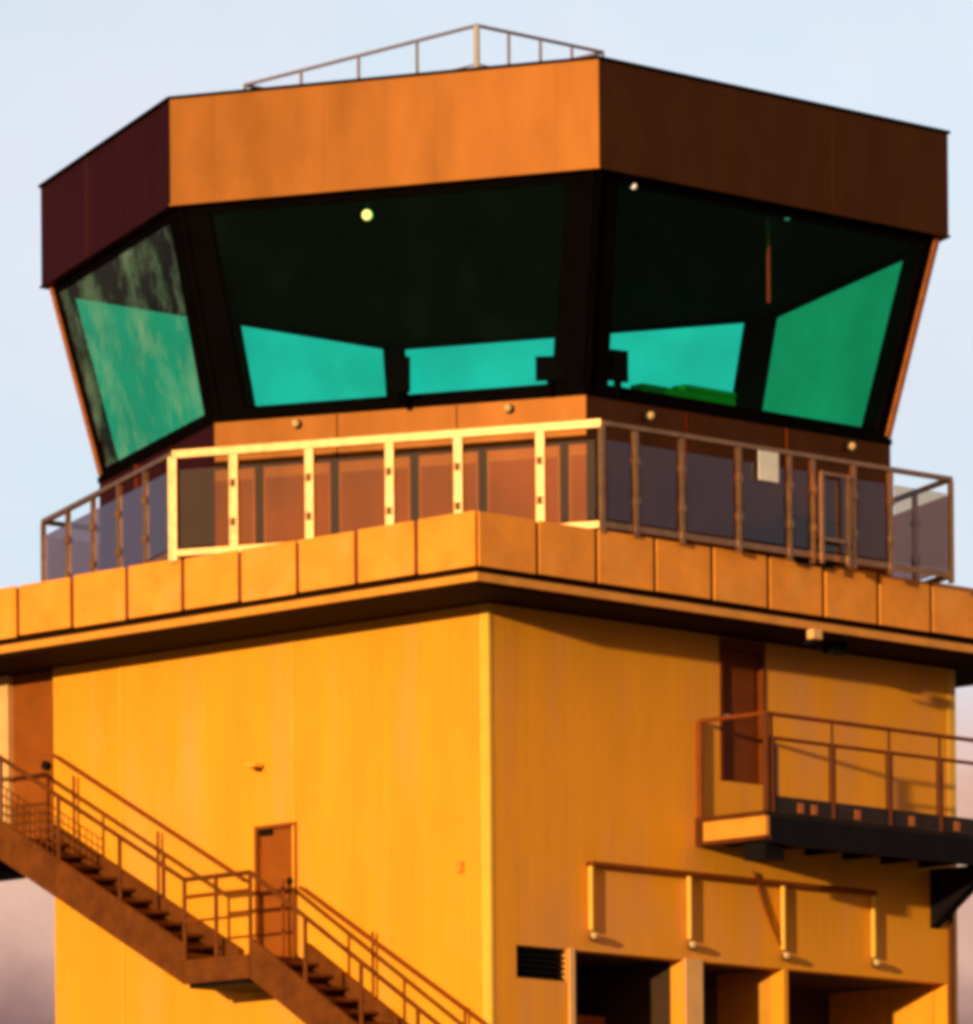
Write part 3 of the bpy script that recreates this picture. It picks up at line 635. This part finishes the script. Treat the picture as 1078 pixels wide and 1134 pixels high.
# low green box on the desk behind the right window
O = hx(KB-0.06, ZS-0.118); A, B = Vector(O[2]), Vector(O[3]); d_ = (B-A)
ta = on_line(705, 432, (A.x, A.y), (d_.x, d_.y))[0]; tb = on_line(808, 440, (A.x, A.y), (d_.x, d_.y))[0]
d1 = d_.normalized(); n1_ = Vector((-d1.y, d1.x, 0)); pa, pb_ = A.lerp(B, ta), A.lerp(B, tb); pm = (pa+pb_)/2
o = thing('green_box', tuple(pm), 'low bright green box on the desk inside the right cab window', 'box')
part('body', MB().beam(pa+Vector((0, 0, 0.19)), pb_+Vector((0, 0, 0.19)), 0.25, 0.37), M['green'], o, bev=0.01)
part('lid', MB().beam(pa.lerp(pb_, 0.45)+Vector((0, 0, 0.42)), pb_+Vector((0, 0, 0.42)), 0.27, 0.08), M['green'], o, bev=0.01)
p = Vector(at_z(851, 236, ZF-0.12))
single('blind_rod', MB().tube((p.x, p.y, ZF-1.4), (p.x, p.y, ZF-0.102), 0.03), M['brown'], (p.x, p.y, ZF-1.4), 'thin brown rod hanging from the ceiling behind the right cab window', 'rod')

# ------------------------------------------------------------------ sky and sun
SAZ, SEL = R(28), R(6)                          # sun: low, behind the viewer's left shoulder
sd = Vector((-math.sin(SAZ)*math.cos(SEL), -math.cos(SAZ)*math.cos(SEL), math.sin(SEL)))
W = bpy.data.worlds.new('World'); sc.world = W; W.use_nodes = True
nt = W.node_tree; N = nt.nodes; L = nt.links
bg = N['Background']; bg.inputs['Strength'].default_value = 0.10
sk = N.new('ShaderNodeTexSky'); sk.sky_type = 'NISHITA'; sk.sun_disc = False
sk.sun_elevation = SEL; sk.sun_rotation = math.atan2(sd.x, sd.y); sk.dust_density = 1.0; sk.air_density = 1.0
tc = N.new('ShaderNodeTexCoord')
sp = N.new('ShaderNodeSeparateXYZ'); L.new(tc.outputs['Generated'], sp.inputs[0])
n1 = N.new('ShaderNodeTexNoise'); n1.inputs['Scale'].default_value = 9; n1.inputs['Detail'].default_value = 7
mp = N.new('ShaderNodeMapping'); mp.inputs['Scale'].default_value = (1, 1, 2.2)
L.new(tc.outputs['Generated'], mp.inputs['Vector']); L.new(mp.outputs[0], n1.inputs['Vector'])
r1 = N.new('ShaderNodeMapRange'); r1.inputs[1].default_value = 0.35; r1.inputs[2].default_value = 0.7; r1.inputs[3].default_value = 0.9; r1.inputs[4].default_value = 1.0
L.new(n1.outputs['Fac'], r1.inputs[0])
m1 = N.new('ShaderNodeMix'); m1.data_type = 'RGBA'
hz = N.new('ShaderNodeMix'); hz.data_type = 'RGBA'; hz.inputs['A'].default_value = (7.1, 8.4, 9.5, 1); hz.inputs['B'].default_value = (8.1, 8.45, 9.5, 1)
n4 = N.new('ShaderNodeTexNoise'); n4.inputs['Scale'].default_value = 16; n4.inputs['Detail'].default_value = 4
L.new(tc.outputs['Generated'], n4.inputs['Vector'])
r4 = N.new('ShaderNodeMapRange'); r4.inputs[1].default_value = 0.4; r4.inputs[2].default_value = 0.62; L.new(n4.outputs['Fac'], r4.inputs[0]); L.new(r4.outputs[0], hz.inputs['Factor'])
# evening: warm towards the sun, a dark mauve belt at the sides (both unseen, shaped for their light), pale away from it
dt = N.new('ShaderNodeVectorMath'); dt.operation = 'DOT_PRODUCT'; dt.inputs[1].default_value = (-math.sin(SAZ), -math.cos(SAZ), 0)
L.new(tc.outputs['Generated'], dt.inputs[0])
cr_ = N.new('ShaderNodeValToRGB'); e_ = cr_.color_ramp.elements
mr_ = N.new('ShaderNodeMapRange'); mr_.inputs[1].default_value = -1; mr_.inputs[2].default_value = 1; L.new(dt.outputs['Value'], mr_.inputs[0]); L.new(mr_.outputs[0], cr_.inputs[0])
e_[0].position = 0.13; e_[0].color = (1, 1, 1, 1); e_[1].position = 1.0; e_[1].color = (1.0, 0.58, 0.26, 1)
for ps, c_ in ((0.26, (0.45, 0.36, 0.40)), (0.42, (0.32, 0.23, 0.33)), (0.60, (0.85, 0.50, 0.27))):
    k_ = e_.new(ps); k_.color = (*c_, 1)
hm = N.new('ShaderNodeMix'); hm.data_type = 'RGBA'; hm.blend_type = 'MULTIPLY'; hm.inputs['Factor'].default_value = 1
L.new(hz.outputs['Result'], hm.inputs['A']); L.new(cr_.outputs[0], hm.inputs['B'])
L.new(r1.outputs[0], m1.inputs['Factor']); L.new(sk.outputs[0], m1.inputs['A']); L.new(hm.outputs['Result'], m1.inputs['B'])
# low bank of pinkish cloud near the horizon
n2 = N.new('ShaderNodeTexNoise'); n2.inputs['Scale'].default_value = 14; n2.inputs['Detail'].default_value = 6
L.new(tc.outputs['Generated'], n2.inputs['Vector'])
ad = N.new('ShaderNodeMath'); ad.operation = 'MULTIPLY_ADD'; ad.inputs[1].default_value = 0.10; ad.inputs[2].default_value = -0.05
L.new(n2.outputs['Fac'], ad.inputs[0])
ad2 = N.new('ShaderNodeMath'); ad2.operation = 'ADD'; L.new(ad.outputs[0], ad2.inputs[0]); L.new(sp.outputs['Z'], ad2.inputs[1])
r2 = N.new('ShaderNodeMapRange'); r2.inputs[1].default_value = 0.115; r2.inputs[2].default_value = 0.14; r2.inputs[3].default_value = 1; r2.inputs[4].default_value = 0
L.new(ad2.outputs[0], r2.inputs[0])
pk = N.new('ShaderNodeMix'); pk.data_type = 'RGBA'; pk.inputs['A'].default_value = (2.3, 1.25, 1.25, 1); pk.inputs['B'].default_value = (8.2, 5.0, 3.9, 1)
r3 = N.new('ShaderNodeMapRange'); r3.inputs[1].default_value = 0.078; r3.inputs[2].default_value = 0.112
L.new(ad2.outputs[0], r3.inputs[0]); n5 = N.new('ShaderNodeTexNoise'); n5.inputs['Scale'].default_value = 34; n5.inputs['Detail'].default_value = 6; L.new(tc.outputs['Generated'], n5.inputs['Vector'])
r5 = N.new('ShaderNodeMath'); r5.operation = 'MULTIPLY_ADD'; r5.inputs[1].default_value = 1.8; r5.inputs[2].default_value = -0.9; L.new(n5.outputs['Fac'], r5.inputs[0])
r6 = N.new('ShaderNodeMath'); r6.operation = 'ADD'; r6.use_clamp = True; L.new(r5.outputs[0], r6.inputs[0]); L.new(r3.outputs[0], r6.inputs[1]); L.new(r6.outputs[0], pk.inputs['Factor'])
m2 = N.new('ShaderNodeMix'); m2.data_type = 'RGBA'
L.new(r2.outputs[0], m2.inputs['Factor']); L.new(m1.outputs['Result'], m2.inputs['A']); L.new(pk.outputs['Result'], m2.inputs['B'])
L.new(m2.outputs['Result'], bg.inputs['Color'])

su = bpy.data.lights.new('sun', 'SUN'); su.energy = 4.6; su.angle = R(1.0); su.color = (1.0, 0.77, 0.40)
so = bpy.data.objects.new('sun', su); COL.objects.link(so)
so.rotation_euler = sd.to_track_quat('Z', 'Y').to_euler(); so.location = (-40, -40, 60)

# ------------------------------------------------------------------ camera
cam = bpy.data.cameras.new('camera'); co = bpy.data.objects.new('camera', cam); COL.objects.link(co)
cam.sensor_fit = 'HORIZONTAL'; cam.sensor_width = 36; cam.lens = F/1078*36
cam.shift_x = 0.0; cam.shift_y = (YH-567)/1078
co.matrix_world = Matrix.Translation((0, 0, EYE)) @ Matrix.Rotation(R(90), 4, 'X') @ Matrix.Rotation(-ROLL, 4, 'Z')
cam.clip_start = 1; cam.clip_end = 12000
sc.camera = co
sc.view_settings.view_transform = 'Standard'; sc.view_settings.look = 'None'
sc.view_settings.exposure = 0.0; sc.view_settings.gamma = 1.0
sc.render.engine = 'CYCLES'
sc.cycles.filter_width = 4.6
sc.cycles.transparent_max_bounces = 32
sc.cycles.max_bounces = 8
